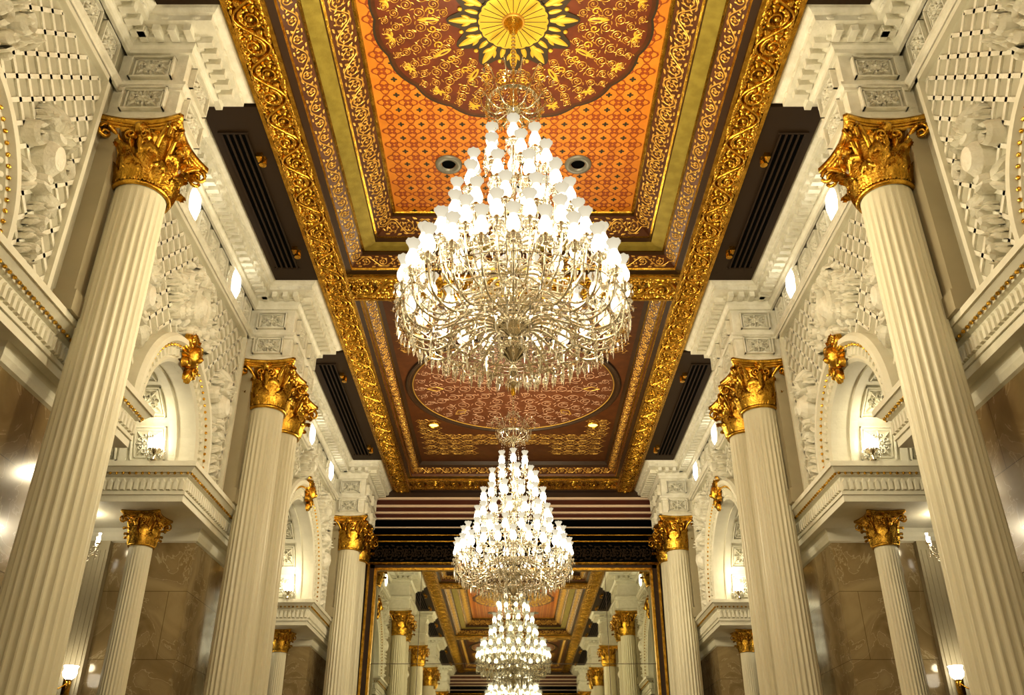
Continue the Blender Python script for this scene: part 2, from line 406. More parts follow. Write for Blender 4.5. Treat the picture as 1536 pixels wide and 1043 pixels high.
bays=[(pe[i][1],pe[i+1][0]) for i in range(len(pe)-1)]
CT1=cartouche(.78); CT2=cartouche(.95); DR=drop(1.3,1.15); UR=urn(1.)
lamps_y=[]
for (y0,y1),(yc,r) in zip(bays,arches):
    ex=r+(.32 if r<1.2 else .38)+.05
    lattice(y0+.12,y1-.12,SPR+.1,6.95,yc,ex+.05)
    mould(y0+.05,y1-.05,SPR+.02,7.02,yc-ex,yc+ex)
    zc=SPR+ex; sg=1 if yc>YM else -1
    if r<1.2:
        orn.merge(CT1,wfr(yc,zc+.58,1.05))
        for s in (-1,1): orn.merge(UR,wfr(yc+s*(ex+.20),5.40,1.2)); orn.merge(DR,wfr(yc+s*(ex+.33),4.95,.6))
        lamps_y+= [yc-sg*.65,yc+sg*1.35]
    else:
        orn.merge(CT2,wfr(yc,6.68,.62))
        for s in (-1,1): orn.merge(CT1,wfr(yc+s*(ex-.1),6.35,.8)); orn.merge(UR,wfr(yc+s*(ex+.35),5.35,1.3)); orn.merge(DR,wfr(yc+s*(ex+.45),4.9,.6))
        lamps_y+=[yc-sg*1.9,yc,yc+sg*2.2]
    nt_=int((y1-y0)/.45)
    for i in range(nt_):
        yy=y0+(i+.5)*(y1-y0)/nt_
        if min(abs(yy-l) for l in lamps_y)>.3: orn.merge(TL,frame((WX,yy,7.38),(0,1,0),(0,0,1),(-1,0,0),.8,.8,1.8))
wall_parts.append(('wall_relief_ornament',orn.mesh('wall_relief_ornament',[PLR,PL],False)))
# upper cornice with breaks over the columns
mb=MB()
BX=3.62
path=[(WX-.04,YS)]
blocks=sorted([(p-.83,p+.83) for p in pairs]+[(p-.36,p+.36) for p in singles])
for a,b in blocks:
    a=max(a,YS+.01); b=min(b,YE-.01)
    path+=[(WX-.04,a),(BX,a),(BX,b),(WX-.04,b)]
path.append((WX-.04,YE))
CP=[(0,7.6),(.04,7.6),(.04,7.66),(.07,7.69),(.07,7.74),(.12,7.76),(.12,7.80),(.30,7.82),(.30,7.90),(.33,7.91),(.38,7.96),(.40,7.97),(.40,8.0)]
sweep(mb,path,CP,0)
sweep(mb,path,[(0,7.05),(.03,7.05),(.03,7.09),(.06,7.11),(.06,7.15),(0,7.17)],0)
for p,d,nn in along(path,.115,.16):
    M=frame((p[0],p[1],7.72),(d[0],d[1],0),(nn[0],nn[1],0),(0,0,1)); mb.box(-.04,.04,-.03,.14,0,.09,0,M)
for p,d,nn in along(path,.30,.30):
    M=frame((p[0],p[1],7.86),(d[0],d[1],0),(0,0,1),(nn[0],nn[1],0)); dome(mb,0,0,.05,.03,.02,0,8,M)
TS=tile(.5)
for a,b in blocks:
    bp=[(WX,a),(BX,a),(BX,b),(WX,b)]
    sweep(mb,bp,[(-.0,CTOP),(.03,CTOP),(.03,CTOP+.07),(0,CTOP+.1),(0,7.60)],0)
    mb.add([(WX,a,CTOP),(BX,a,CTOP),(BX,b,CTOP),(WX,b,CTOP)],[(0,1,2,3)],0)
    # cap under the ceiling so the broken-forward block is closed
    mb.add([(WX,a-.36,7.99),(BX-.36,a-.36,7.99),(BX-.36,b+.36,7.99),(WX,b+.36,7.99)],[(0,1,2,3)],0)
    zc_=6.92
    mb.merge(TS,frame((BX+.36,a,zc_-.0),(1,0,0),(0,0,1),(0,-1,0),.95,.62,2.2)); mb.merge(TS,frame((BX+.36,a,7.38),(1,0,0),(0,0,1),(0,-1,0),.95,.6,2.2))
    cs=[(a+b)/2] if b-a<1 else [a+.42,b-.42]
    for c in cs:
        mb.merge(TS,frame((BX,c,zc_),(0,1,0),(0,0,1),(-1,0,0),.95,.62,2.2)); mb.merge(TS,frame((BX,c,7.38),(0,1,0),(0,0,1),(-1,0,0),.95,.6,2.2))
wall_parts.append(('upper_cornice',mb.mesh('upper_cornice',[PLR])))
mb=MB()
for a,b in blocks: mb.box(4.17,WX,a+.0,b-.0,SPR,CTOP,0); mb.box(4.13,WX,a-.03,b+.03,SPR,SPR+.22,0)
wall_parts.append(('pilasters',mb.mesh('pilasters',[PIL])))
mb=MB()
for a,b in [(p-1.13,p+1.13) for p in pairs]+[(p-.62,p+.62) for p in singles]:
    a=max(a,YS); b=min(b,YE); mb.box(4.5,6.2,a,b,-1.6,3.77,0); 
    sweep(mb,[(6.2,a),(4.5,a),(4.5,b),(6.2,b)],[(0,3.58),(.03,3.6),(.05,3.66),(.05,3.72),(.08,3.77)],1)
    sweep(mb,[(6.2,a),(4.5,a),(4.5,b),(6.2,b)],[(.06,-1.6),(.06,-1.3),(0,-1.25)],0)
    for y0_,y1_ in ((a-.10,a),(b,b+.10)):
        mb.box(5.66,5.98,y0_,y1_,-1.6,3.58,2); mb.box(5.62,6.02,y0_-.03,y1_+.03,-1.6,-1.3,2)
        for k in range(4): mb.box(5.70+k*.07,5.725+k*.07,y0_-.012,y1_+.012,-1.2,3.45,2)
wall_parts.append(('marble_piers',mb.mesh('marble_piers',[MARB,PL,PIL])))
for side,s in (('right',1),('left',-1)):
    e=empty('wall_'+side)
    for nme,me in wall_parts: obj(nme,me,e,scale=(s,1,1))

# ------------------------------------------------------------------ COLUMNS
def shaft_mesh():
    mb=MB(); nf=24; per=6; N=nf*per; zs=np.linspace(0,1,13); V=[];F=[]
    for z in zs:
        R=.305-.043*z**1.6
        for i in range(N):
            k=i%per; a=2*pi*i/N; dep=(0,0,.6,1,1,.6)[k]
            fd=.0 if z<.01 or z>.99 else .062
            V.append((R*(1-fd*dep)*math.cos(a),R*(1-fd*dep)*math.sin(a),z))
    for j in range(len(zs)-1):
        for i in range(N): l=(i+1)%N; F.append((j*N+i,j*N+l,(j+1)*N+l,(j+1)*N+i))
    mb.add(V,F,0); return mb.mesh('shaft',[COLM],False,0)
SHAFT=shaft_mesh()
def capital_mesh():
    mb=MB(); H=.75
    revolve(mb,[(.275,-.05),(.30,-.045),(.31,-.02),(.30,.0),(.27,.01),(.265,.2),(.28,.4),(.33,.55),(.38,.62),(.30,.66)],32,0)
    def lf(phi,R,H0,w0,curl):
        V=[];F=[];nt_=11;nu=9
        for j in range(nt_):
            t=j/(nt_-1)
            if t<.68: z=H0*t/.68; r=R+.03*math.sin(t*2.2)+.03*t
            else:
                a=(t-.68)/.32*pi*1.05; z=H0+curl*.55*math.sin(a); r=R+.05+curl*(1-math.cos(a))*.8
            w=w0*(.75+.45*math.sin(pi*min(t*1.05,1)))*(1-.22*abs(math.sin(t*4*pi)))*(1 if t<.85 else (1-(t-.85)*3))
            for i in range(nu):
                u=(i-(nu-1)/2)/((nu-1)/2); bul=.035*(1-u*u)+.014*math.cos(u*4*pi)
                rr=r+bul; tx=u*w
                V.append((rr*math.cos(phi)-tx*math.sin(phi),rr*math.sin(phi)+tx*math.cos(phi),z-.04*abs(u)*(t>.5)))
        for j in range(nt_-1):
            for i in range(nu-1): F.append((j*nu+i,j*nu+i+1,(j+1)*nu+i+1,(j+1)*nu+i))
        mb.add(V,F,0)
    for k in range(8): lf(2*pi*k/8,.272,.21,.095,.065)
    for k in range(8): lf(2*pi*(k+.5)/8,.275,.39,.10,.075)
    for k in range(4):
        phi=pi/4+k*pi/2
        for s in (-1,1):
            P=[(.30,.34),(.34,.45),(.42,.56),(.52,.63)]
            base=crom(P,5); sp=[]
            for i in range(16):
                t=i/15; a=pi/2-t*2*pi*1.35; rr=.085*(1-.8*t); sp.append((.525+rr*math.cos(a),.545+rr*math.sin(a)))
            L=np.vstack([base,np.array(sp)])
            wob=np.linspace(.16*s,.0,len(L))
            pts=[(p[0]*math.cos(phi+wob[i]*1.2)-s*.018*math.sin(phi),p[0]*math.sin(phi+wob[i]*1.2)+s*.018*math.cos(phi),p[1]) for i,p in enumerate(L)]
            tube(mb,pts,np.linspace(.03,.018,len(L)),6,0)
        f=k*pi/2; M=frame((.335*math.cos(f),.335*math.sin(f),.5),(-math.sin(f),math.cos(f),0),(0,0,1),(math.cos(f),math.sin(f),0))
        t=MB()
        for s in (-1,1): stroke(t,spiral((s*.075,.03),.065,-pi/2,1.4,s,16),.02,.06); leaf(t,s*.05,-.12,pi/2-s*.3,.16,.03,s*.4,.05)
        dome(t,0,.13,.07,.075,.09); 
        for i in range(6): leaf(t,0,.13,i*pi/3,.09,.025,0,.07)
        mb.merge(t,M)
    def abac(s,z0,z1,m=0):
        pts=[]
        for k in range(4):
            a=k*pi/2; c,sn=math.cos(a),math.sin(a)
            for i in range(9):
                u=-1+2*i/8; x=s*(.80+.20*u*u)-.0; yv=u*s*.93
                pts.append((x*c-yv*sn,x*sn+yv*c))
        n=len(pts); V=[(x,y,z0) for x,y in pts]+[(x,y,z1) for x,y in pts]
        F=[(i,(i+1)%n,n+(i+1)%n,n+i) for i in range(n)]+[tuple(range(n))[::-1],tuple(range(n,2*n))]
        mb.add(V,F,m)
    abac(.42,.625,.665); abac(.44,.665,.69); abac(.465,.69,.745)
    return mb.mesh('capital',[GOLD],True,0)
CAP=capital_mesh()
mb=MB(); revolve(mb,[(.31,.36),(.36,.34),(.38,.31),(.36,.28),(.37,.26),(.41,.25),(.44,.2),(.44,.16),(.42,.12)],32,0); mb.box(-.46,.46,-.46,.46,0,.13,0)
BASE=mb.mesh('base',[COLM],False,0)
def column(x,y,ztop,sc,nm='column'):
    e=empty(nm,(x,y,0)); ch=.745*sc; bh=.34*sc; hs=ztop+ZO-ch-bh
    obj('base',BASE,e,scale=(sc,sc,sc)); obj('shaft',SHAFT,e,loc=(0,0,bh),scale=(sc,sc,hs)); obj('capital',CAP,e,loc=(0,0,bh+hs),scale=(sc,sc,sc))
for s in (-1,1):
    for p in singles: column(s*CX,p,CTOP,1)
    for p in pairs:
        for d in (-.5,.5): column(s*CX,p+d,CTOP,1)
    for yc,r in arches:
        o=1.5 if r<1.2 else 2.2
        for t in (-1,1): column(s*4.98,yc+t*o,3.77,.57,'small_column')

# ------------------------------------------------------------------ CEILING
ceil=empty('ceiling')
mb=MB()
for s in (-1,1):
    mb.box(min(s*3.18,s*4.5),max(s*3.18,s*4.5),YS,YE,8.0,8.1,0)
coA=(2.82,12.08); coB=(12.80,21.6); coC=(mir(21.6),mir(12.80))
obj('ceiling_plain',mb.mesh('ceiling_plain',[BROWN]),ceil)
mb=MB()
for s in (-1,1): mb.box(min(s*2.72,s*3.18),max(s*2.72,s*3.18),YS,YE,7.95,8.1,0)
beams=[(12.08,12.80),(mir(12.80),mir(12.08)),(21.6,22.3),(mir(22.3),mir(21.6))]
for a,b in beams: mb.box(-2.72,2.72,a,b,7.95,8.1,0)
for a,b in ((22.3,YE),(YS,mir(22.3))): mb.box(-2.72,2.72,a,b,7.9,8.1,1)
for s in (-1,1):
    for x in (2.73,3.17): mb.box(s*x-.025,s*x+.025,YS,YE,7.915,7.96,2)
for a,b in beams:
    for y in (a+.02,b-.02): mb.box(-2.7,2.7,y-.025,y+.025,7.915,7.96,2)
obj('gold_beams',mb.mesh('gold_beams',[GOLDB,BROWN,GOLD]),ceil)
RG=rinceau(.80,.20,.024,.065,1.6,0,1); RGm=RG.mesh('acanthus_unit',[GOLD],True,0)
ntot=int(round((YE-YS)/.80)); Lr=(YE-YS)/ntot
for s in (-1,1):
    for i in range(ntot):
        obj('acanthus',RGm,ceil,M=frame((s*2.95,YS+i*Lr,7.95+ZO),(0,1,0),(s,0,0),(0,0,-1),Lr/.80,1,1))
for a,b in beams:
    n=6; L=5.4/n
    for i in range(n): obj('acanthus',RGm,ceil,M=frame((-2.7+i*L,(a+b)/2,7.95+ZO),(1,0,0),(0,1,0),(0,0,-1),L/.80,1.45,1))
AR1=rinceau(.44,.075,.0065,.008,.7).mesh('arabesque_unit_a',[LINE],False,0)
AR2=rinceau(.50,.13,.0085,.01,.9).mesh('arabesque_unit_b',[LINE],False,0)
def ring(x,y0,y1): return [(-x,y0),(x,y0),(x,y1),(-x,y1)]
def coffer(y0,y1,prof,mats_i,mats,ctr_mat,name):
    mb=MB(); X=2.72
    for (a,z),(b,zz),mi in zip(prof[:-1],prof[1:],mats_i):
        A=ring(X-a,y0+a,y1-a); B=ring(X-b,y0+b,y1-b)
        V=[(p[0],p[1],z) for p in A]+[(p[0],p[1],zz) for p in B]
        mb.add(V,[(i,(i+1)%4,4+(i+1)%4,4+i) for i in range(4)],mi)
    a,z=prof[-1]; R=ring(X-a,y0+a,y1-a); mb.add([(p[0],p[1],z) for p in R],[(0,1,2,3)],ctr_mat)
    return obj(name,mb.mesh(name,mats),ceil)
def band(y0,y1,p0,p1,unit,UL,UA,sc=1.):
    (a,z),(b,zz)=p0,p1; X=2.72; mid=(a+b)/2; mz=(z+zz)/2; wd=math.hypot(b-a,zz-z)
    sv=wd/2/UA*.86*sc
    x=X-mid; ya=y0+mid; yb=y1-mid
    for (o,u,inn,L) in (((-x,ya),(0,1),(1,0),yb-ya),((x,ya),(0,1),(-1,0),yb-ya),((-x,ya),(1,0),(0,1),2*x),((-x,yb),(1,0),(0,-1),2*x)):
        v=np.array([inn[0]*(b-a),inn[1]*(b-a),zz-z])/wd; w=np.array([inn[0]*(zz-z),inn[1]*(zz-z),-(b-a)])/wd
        n=max(1,int(round(L/(UL*sv)))); l=L/n
        for i in range(n):
            pnt=np.array([o[0]+u[0]*l*i,o[1]+u[1]*l*i,mz+ZO])+w*.003
            obj('arabesque',unit,ceil,M=frame(pnt,(u[0],u[1],0),v,w,l/UL,sv,1))
mats=[BROWN,REDB,GLEAF,GOLD,ORANGE,REDC]
pA=[(0,7.98),(.09,8.0),(.11,8.03),(.29,8.16),(.29,8.22),(.32,8.22),(.52,8.25),(.52,8.33),(.55,8.34),(.81,8.54),(.81,8.58),(.84,8.58),(.86,8.6)]
coffer(coA[0],coA[1],pA,[0,3,1,0,3,2,0,3,1,0,3,3],mats,4,'coffer_orange')
band(*coA,pA[2],pA[3],AR1,.44,.075); band(*coA,pA[8],pA[9],AR2,.50,.13)
pB=[(0,7.98),(.08,8.0),(.10,8.0),(.12,8.05),(.16,8.05),(.30,8.17),(.30,8.22),(.32,8.22),(.38,8.30)]
for nm,c in (('coffer_red',coB),('coffer_red',coC)):
    coffer(c[0],c[1],pB,[0,3,1,3,1,0,3,0],mats,1,nm); band(*c,pB[4],pB[5],AR1,.44,.075)
mot=MB()
def polar(mb,fi,fo,n,m,c=(0,0),w=.004,rot=0):
    V=[];F=[]
    for i in range(n):
        a=2*pi*i/n+rot; V.append((c[0]+fi(a)*math.cos(a),c[1]+fi(a)*math.sin(a),w)); V.append((c[0]+fo(a)*math.cos(a),c[1]+fo(a)*math.sin(a),w))
    for i in range(n): j=(i+1)%n; F.append((2*i,2*i+1,2*j+1,2*j))
    mb.add(V,F,m)
px0=-1.84; nx=13; ny=27
for i in range(nx):
    for j in range(ny):
        c=(px0+(i+.5)*3.68/nx,coA[0]+.88+(j+.5)*(coA[1]-coA[0]-1.76)/ny)
        if math.hypot(c[0],c[1]-YM)<1.42: continue
        polar(mot,lambda a:.094+.022*math.cos(4*a),lambda a:.116+.026*math.cos(4*a),24,0,c)
        polar(mot,lambda a:.018,lambda a:.062+.024*math.cos(4*a+pi),16,0,c)
        d=(c[0]+1.84/nx,c[1]+(coA[1]-coA[0]-1.76)/ny/2)
        if i<nx-1 and math.hypot(d[0],d[1]-YM)>1.5: polar(mot,lambda a:.001,lambda a:.02+.025*abs(math.cos(2*a)),16,1,d)
obj('orange_pattern',mot.mesh('orange_pattern',[ORED,TEAL],False,0),ceil,M=frame((0,0,8.6+ZO),(1,0,0),(0,1,0),(0,0,-1)))
# medallion
md=MB()
RM=1.64
polar(md,lambda a:.001,lambda a:RM+.05+.05*abs(math.sin(9*a)),144,4,w=.007)
polar(md,lambda a:.001,lambda a:RM+.02+.05*abs(math.sin(9*a)),144,1,w=.010)
polar(md,lambda a:.001,lambda a:RM-.03+.05*abs(math.sin(9*a)),144,0,w=.013)
M0=frame((0,0,.013),(1,0,0),(0,1,0),(0,0,1))
for r,n,rs,lw in ((1.56,52,.050,.0055),(1.44,44,.062,.0055),(1.30,36,.075,.006),(1.14,32,.078,.006),(.98,26,.075,.006),(.85,24,.06,.006)):
    off=.5*(1.3<r<1.45 or r in (1.14,.85))
    for k in range(n):
        a=2*pi*(k+off)/n; c=(r*math.cos(a),r*math.sin(a)); hd=1 if k%2 else -1
        stroke(md,spiral(c,rs,a+pi/2*hd,1.6,hd,20,.25),lw,.008,2,M0)
        dome(md,c[0],c[1],.013,.013,.012,3 if k%3==0 else 2,6,M0)
        for g in (-.7,.7,2.4): leaf(md,c[0]+rs*.9*math.cos(a+g),c[1]+rs*.9*math.sin(a+g),a+g+hd*.8,rs*.8,lw*1.3,hd,.008,2,5,M0)
for k in range(18):
    a=2*pi*(k+.5)/18
    for s in range(5): leaf(md,1.52*math.cos(a),1.52*math.sin(a),a+(s-2)*.9,.09,.018,0,.012,3,5,M0)
for k in range(12):
    a=2*pi*k/12
    leaf(md,.90*math.cos(a),.90*math.sin(a),a,.26,.04,0,.012,3,7,M0); leaf(md,.93*math.cos(a),.93*math.sin(a),a,.16,.018,0,.016,0,5,M0)
    for s in (-1,1): stroke(md,spiral((1.0*math.cos(a+s*.13),1.0*math.sin(a+s*.13)),.06,a,1.2,s,12),.010,.010,3,M0)
polar(md,lambda a:.001,lambda a:.72+.09*math.cos(12*a),144,4,w=.024)
M2=frame((0,0,.024),(1,0,0),(0,1,0),(0,0,1))
for k in range(12):
    a=2*pi*k/12; leaf(md,.42*math.cos(a),.42*math.sin(a),a,.36,.048,0,.02,3,8,M2)
    for s in (-1,1): leaf(md,.50*math.cos(a),.50*math.sin(a),a+s*.75,.15,.026,-s*.5,.018,3,6,M2)
    a+=pi/12; leaf(md,.42*math.cos(a),.42*math.sin(a),a,.18,.032,0,.02,3,8,M2); dome(md,.66*math.cos(a),.66*math.sin(a),.03,.03,.02,3,8,M2)
polar(md,lambda a:.001,lambda a:.43+.015*abs(math.cos(12*a)),96,4,w=.045)
polar(md,lambda a:.001,lambda a:.41+.015*abs(math.cos(12*a)),96,3,w=.05)
for k in range(24):
    a=2*pi*k/24; stroke(md,[(.1*math.cos(a),.1*math.sin(a)),(.40*math.cos(a),.40*math.sin(a))],.004,.006,4,frame((0,0,.05),(1,0,0),(0,1,0),(0,0,1)))
th=np.linspace(0,2*pi,49); stroke(md,np.stack([.12*np.cos(th),.12*np.sin(th)],1),.02,.03,2,frame((0,0,.05),(1,0,0),(0,1,0),(0,0,1)))
obj('medallion',md.mesh('medallion',[RED,REDB,LINE,YEL,TEAL],False,0),ceil,M=frame((0,YM,8.6+ZO),(1,0,0),(0,1,0),(0,0,-1)))
# circle panel
cp=MB(); YC2=16.9
polar(cp,lambda a:.001,lambda a:2.27,96,1,w=.004)
th=np.linspace(0,2*pi,97)
stroke(cp,np.stack([2.25*np.cos(th),2.25*np.sin(th)],1),.05,.05,1); stroke(cp,np.stack([2.14*np.cos(th),2.14*np.sin(th)],1),.014,.02,3)
polar(cp,lambda a:.001,lambda a:2.12,96,0,w=.006)
M1=frame((0,0,.006),(1,0,0),(0,1,0),(0,0,1))
for r,n,rs,lw in ((1.98,34,.09,.006),(1.70,26,.13,.007),(1.38,20,.15,.007),(1.05,16,.14,.007),(.72,12,.13,.007),(.40,8,.10,.007)):
    for k in range(n):
        a=2*pi*(k+.5*(n==26))/n; c=(r*math.cos(a),r*math.sin(a)); hd=1 if k%2 else -1
        stroke(cp,spiral(c,rs,a+pi/2*hd,1.5,hd,20,.25),lw,.006,2,M1)
        for g in (-.6,.8,2.6): leaf(cp,c[0]+rs*math.cos(a+g),c[1]+rs*math.sin(a+g),a+g+hd*.8,rs*.8,lw*1.3,hd,.006,2,5,M1)
for k in range(8):
    a=2*pi*k/8
    for d in (-.06,.06): stroke(cp,[(1.5*math.cos(a),1.5*math.sin(a)),(1.66*math.cos(a+d),1.66*math.sin(a+d)),(1.85*math.cos(a),1.85*math.sin(a))],.014,.008,3,M1)
RC=rinceau(.62,.17,.0045,.005,.8)
for sy in (-1,1):
    for yy in (2.62,2.95,3.28,3.61):
        for i in range(7):
            cx=-2.17+i*.62+.31
            if math.hypot(cx,yy)<2.66: continue
            if yy>3.0 and abs(cx)<.7: continue
            cp.merge(RC,frame((cx-.31,sy*yy,.001),(1,0,0),(0,1,0),(0,0,1),1,.85*(1 if i%2 else -1),1)); cp.m[-len(RC.f):]=[3]*len(RC.f)
    for sx in (-1,1):
        for yy in (1.75,2.05,2.35): 
            cp.merge(RC,frame((sx*2.22 if sx<0 else 2.22-.5,sy*yy,.001),(1,0,0),(0,1,0),(0,0,1),.8,.8,1)); cp.m[-len(RC.f):]=[3]*len(RC.f)
cpm=cp.mesh('circle_medallion',[REDC,BROWN,PINK,LINE],False,0)
obj('circle_medallion',cpm,ceil,M=frame((0,YC2+.1,8.3+ZO),(1,0,0),(0,1,0),(0,0,-1)))
obj('circle_medallion',cpm,ceil,M=frame((0,mir(YC2+.1),8.3+ZO),(1,0,0),(0,1,0),(0,0,-1)))
# downlights
def dl_mesh(ringm,glow,r,k=.5):
    mb=MB(); revolve(mb,[(r*k,.03),(r*(k+.05),-.02),(r*.95,-.025),(r,0),(r,.01)],24,0); revolve(mb,[(.001,.006),(r*k,.006)],24,1); return mb.mesh('downlight',[ringm,glow],True,0)
D1=dl_mesh(STEEL,BLACK,.2); D2=dl_mesh(GOLD,GLOWD,.15,.75)
for s in (-1,1):
    for y in (10.09,mir(10.09)): obj('ceiling_spotlight',D1,loc=(s*.95,y,8.59+ZO))
    for y in (14.7,18.9,mir(14.7),mir(18.9)): obj('downlight',D2,loc=(s*1.85,y,8.285+ZO))
bg=[(blocks[i][1]+.42,blocks[i+1][0]-.42) for i in range(len(blocks)-1)]
for a,b in bg:
    mb=MB(); mb.box(3.19,3.9,a,b,7.93,8.0,0)
    mb.box(3.45,3.80,a+.46,b-.36,7.924,7.93,1)
    for i in range(5): mb.box(3.45+i*.08,3.475+i*.08,a+.46,b-.36,7.905,7.93,0)
    for yy in (a+.44,b-.38): mb.box(3.43,3.82,yy,yy+.03,7.905,7.93,0)
    for y in (a+.9,b-.9):
        mb.box(3.34,3.42,y-.06,y+.06,7.86,7.93,2); revolve(mb,[(.001,-.10),(.05,-.10),(.045,.02)],10,2,(3.33,y,7.86))
    me=mb.mesh('air_vent',[VENT,BLACK,GOLD])
    for s in (-1,1): obj('air_vent',me,scale=(s,1,1))

# ------------------------------------------------------------------ END WALLS + MIRRORS
mb=MB()
mb.box(-8.1,8.1,YE,YE+.2,-1.6,8.2,0)
bandsz=[(8.0,7.76,1,.22),(7.76,7.70,2,.26),(7.70,7.56,3,.2),(7.56,7.50,2,.24),(7.50,7.38,3,.18),(7.38,7.33,2,.22),(7.33,7.22,3,.16),(7.22,7.18,2,.2),(7.18,6.98,4,.14),(6.98,6.955,2,.18),(6.955,6.78,4,.12),(6.78,6.755,5,.15),(6.755,6.62,4,.1),(6.62,6.59,5,.14),(6.59,6.06,4,.08),(6.06,6.0,5,.12)]
for a,b,m,o in bandsz: mb.box(-3.7,3.7,YE-o,YE,b,a,m)
ARm=rinceau(.5,.2,.012,.02,1.0)
for i in range(14): mb.merge(ARm,frame((-3.6+i*.514,YE-.08,6.32),(1,0,0),(0,0,1),(0,-1,0),1.03,1,1)); mb.m[-len(ARm.f):]=[6]*len(ARm.f)
ew=mb.mesh('wall_end',[BROWN,BROWN,STRW,STRP,BLACK,GOLD,VENT])
obj('wall_north',ew); obj('wall_south',ew,M=frame((0,mir(0),0),(1,0,0),(0,-1,0),(0,0,1)))
mb=MB(); yf=YE-.02
mb.box(-3.5,3.5,yf-.02,yf,-1.3,5.86,0)
for s in (-1,1):
    mb.box(min(s*3.5,s*3.56),max(s*3.5,s*3.56),yf-.1,yf,-1.6,5.92,1); mb.box(min(s*3.56,s*3.68),max(s*3.56,s*3.68),yf-.06,yf,-1.6,6.0,2); mb.box(min(s*3.68,s*3.74),max(s*3.68,s*3.74),yf-.1,yf,-1.6,6.05,1)
    mb.box(s*2.35-.006,s*2.35+.006,yf-.024,yf-.02,-1.3,5.86,2)
mb.box(-3.56,3.56,yf-.1,yf,5.86,5.92,1); mb.box(-3.68,3.68,yf-.06,yf,5.92,6.0,2); mb.box(-3.74,3.74,yf-.1,yf,6.0,6.05,1); mb.box(-3.5,3.5,yf-.08,yf,-1.6,-1.3,1)
mb.box(-3.5,3.5,yf-.024,yf-.02,3.58,3.592,2)
mi=mb.mesh('wall_mirror',[MIRR,GOLD,BROWN])
obj('wall_mirror',mi); obj('wall_mirror',mi,M=frame((0,mir(0),0),(1,0,0),(0,-1,0),(0,0,1)))

# ------------------------------------------------------------------ CHANDELIER
def lamp_unit():
    mb=MB()
    revolve(mb,[(.001,-.03),(.02,-.03),(.03,-.01),(.022,.02),(.03,.05),(.028,.085),(.03,.10)],10,0)
    revolve(mb,[(.03,.0),(.07,.012),(.085,.03),(.08,.03),(.03,.012)],14,1)
    N=16; prof=[(.030,.09),(.050,.11),(.063,.15),(.061,.19),(.044,.24),(.035,.272),(.042,.31),(.062,.348),(.073,.362)]
    V=[];F=[]
    for j,(r,z) in enumerate(prof):
        for i in range(N):
            a=2*pi*i/N; V.append((r*math.cos(a),r*math.sin(a),z+(.014*(i%2) if j==len(prof)-1 else 0)))
    for j in range(len(prof)-1):
        for i in range(N): k=(i+1)%N; F.append((j*N+i,j*N+k,(j+1)*N+k,(j+1)*N+i))
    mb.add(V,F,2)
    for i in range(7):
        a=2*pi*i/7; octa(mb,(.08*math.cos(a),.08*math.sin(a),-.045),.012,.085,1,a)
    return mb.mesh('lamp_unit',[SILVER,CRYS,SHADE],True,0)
LU=lamp_unit()
tiers=[(1.10,4.56,24),(.97,4.83,20),(.72,5.24,15),(.61,5.62,12),(.45,6.02,9),(.27,6.40,6)]
fr=MB(); cr=MB()
revolve(fr,[(.001,3.76),(.03,3.78),(.05,3.84),(.02,3.88),(.05,3.94),(.12,4.0),(.15,4.06),(.10,4.12),(.04,4.16),(.05,4.2),(.15,4.25),(.20,4.32),(.14,4.38),(.045,4.5),(.04,4.7),(.09,4.8),(.04,4.9),(.035,5.2),(.09,5.28),(.035,5.36),(.035,5.7),(.08,5.77),(.03,5.85),(.03,6.1),(.07,6.17),(.03,6.24),(.03,6.6),(.07,6.68),(.03,6.75),(.03,7.0),(.08,7.08),(.12,7.15),(.05,7.2),(.02,7.3),(.05,7.4),(.02,7.5)],20,0)
for ti,(R,z,n) in enumerate(tiers):
    root=max(z-.34,4.26)
    for k in range(n):
        a=2*pi*(k+.5*(ti%2))/n; c,s=math.cos(a),math.sin(a)
        if ti<2: P=[(.08,root),(.25*R,root+.10),(.48*R,root+.02),(.72*R,root-.10),(.93*R,root+.0),(R,z-.02)]
        else: P=[(.06,root),(.25*R+.03,root+.03),(.5*R,root-.06),(.76*R,root-.12),(.95*R,root+.02),(R,z-.02)]
        L=crom(P,4); tube(fr,[(r*c,r*s,h) for r,h in L],np.linspace(.017,.011,len(L)),6,0)
        for t in (.3,.55,.8):
            i=int(t*(len(L)-1)); r,h=L[i]; octa(cr,(r*c,r*s,h-.045),.013,.07,0,a)
    revolve(fr,[(R*.55-.008,root-.06),(R*.55,root-.05),(R*.55+.008,root-.06),(R*.55,root-.075),(R*.55-.008,root-.06)],40,0)
def chain(p,q,sag,sp=.045,sz=.013):
    p=np.array(p);q=np.array(q); n=max(3,int(np.linalg.norm(p-q)*(1+sag)/sp))
    for i in range(n+1):
        t=i/n; x=p+(q-p)*t; octa(cr,(x[0],x[1],x[2]-sag*4*t*(1-t)),sz,sz*2.1,0,i)
def cyl(r,a,z): return (r*math.cos(a),r*math.sin(a),z)
for ti,(R,z,n) in enumerate(tiers):
    for k in range(n):
        a=2*pi*(k+.5*(ti%2))/n; b=2*pi*(k+1+.5*(ti%2))/n
        chain(cyl(R,a,z-.02),cyl(R,b,z-.02),.08,.045,.011)
        octa(cr,cyl(R,(a+b)/2,z-.15),.018,.10,0,a)
for k in range(10):
    a=2*pi*k/10; chain(cyl(.22,a,7.15),cyl(.28,a+.1,6.55),.05,.05)
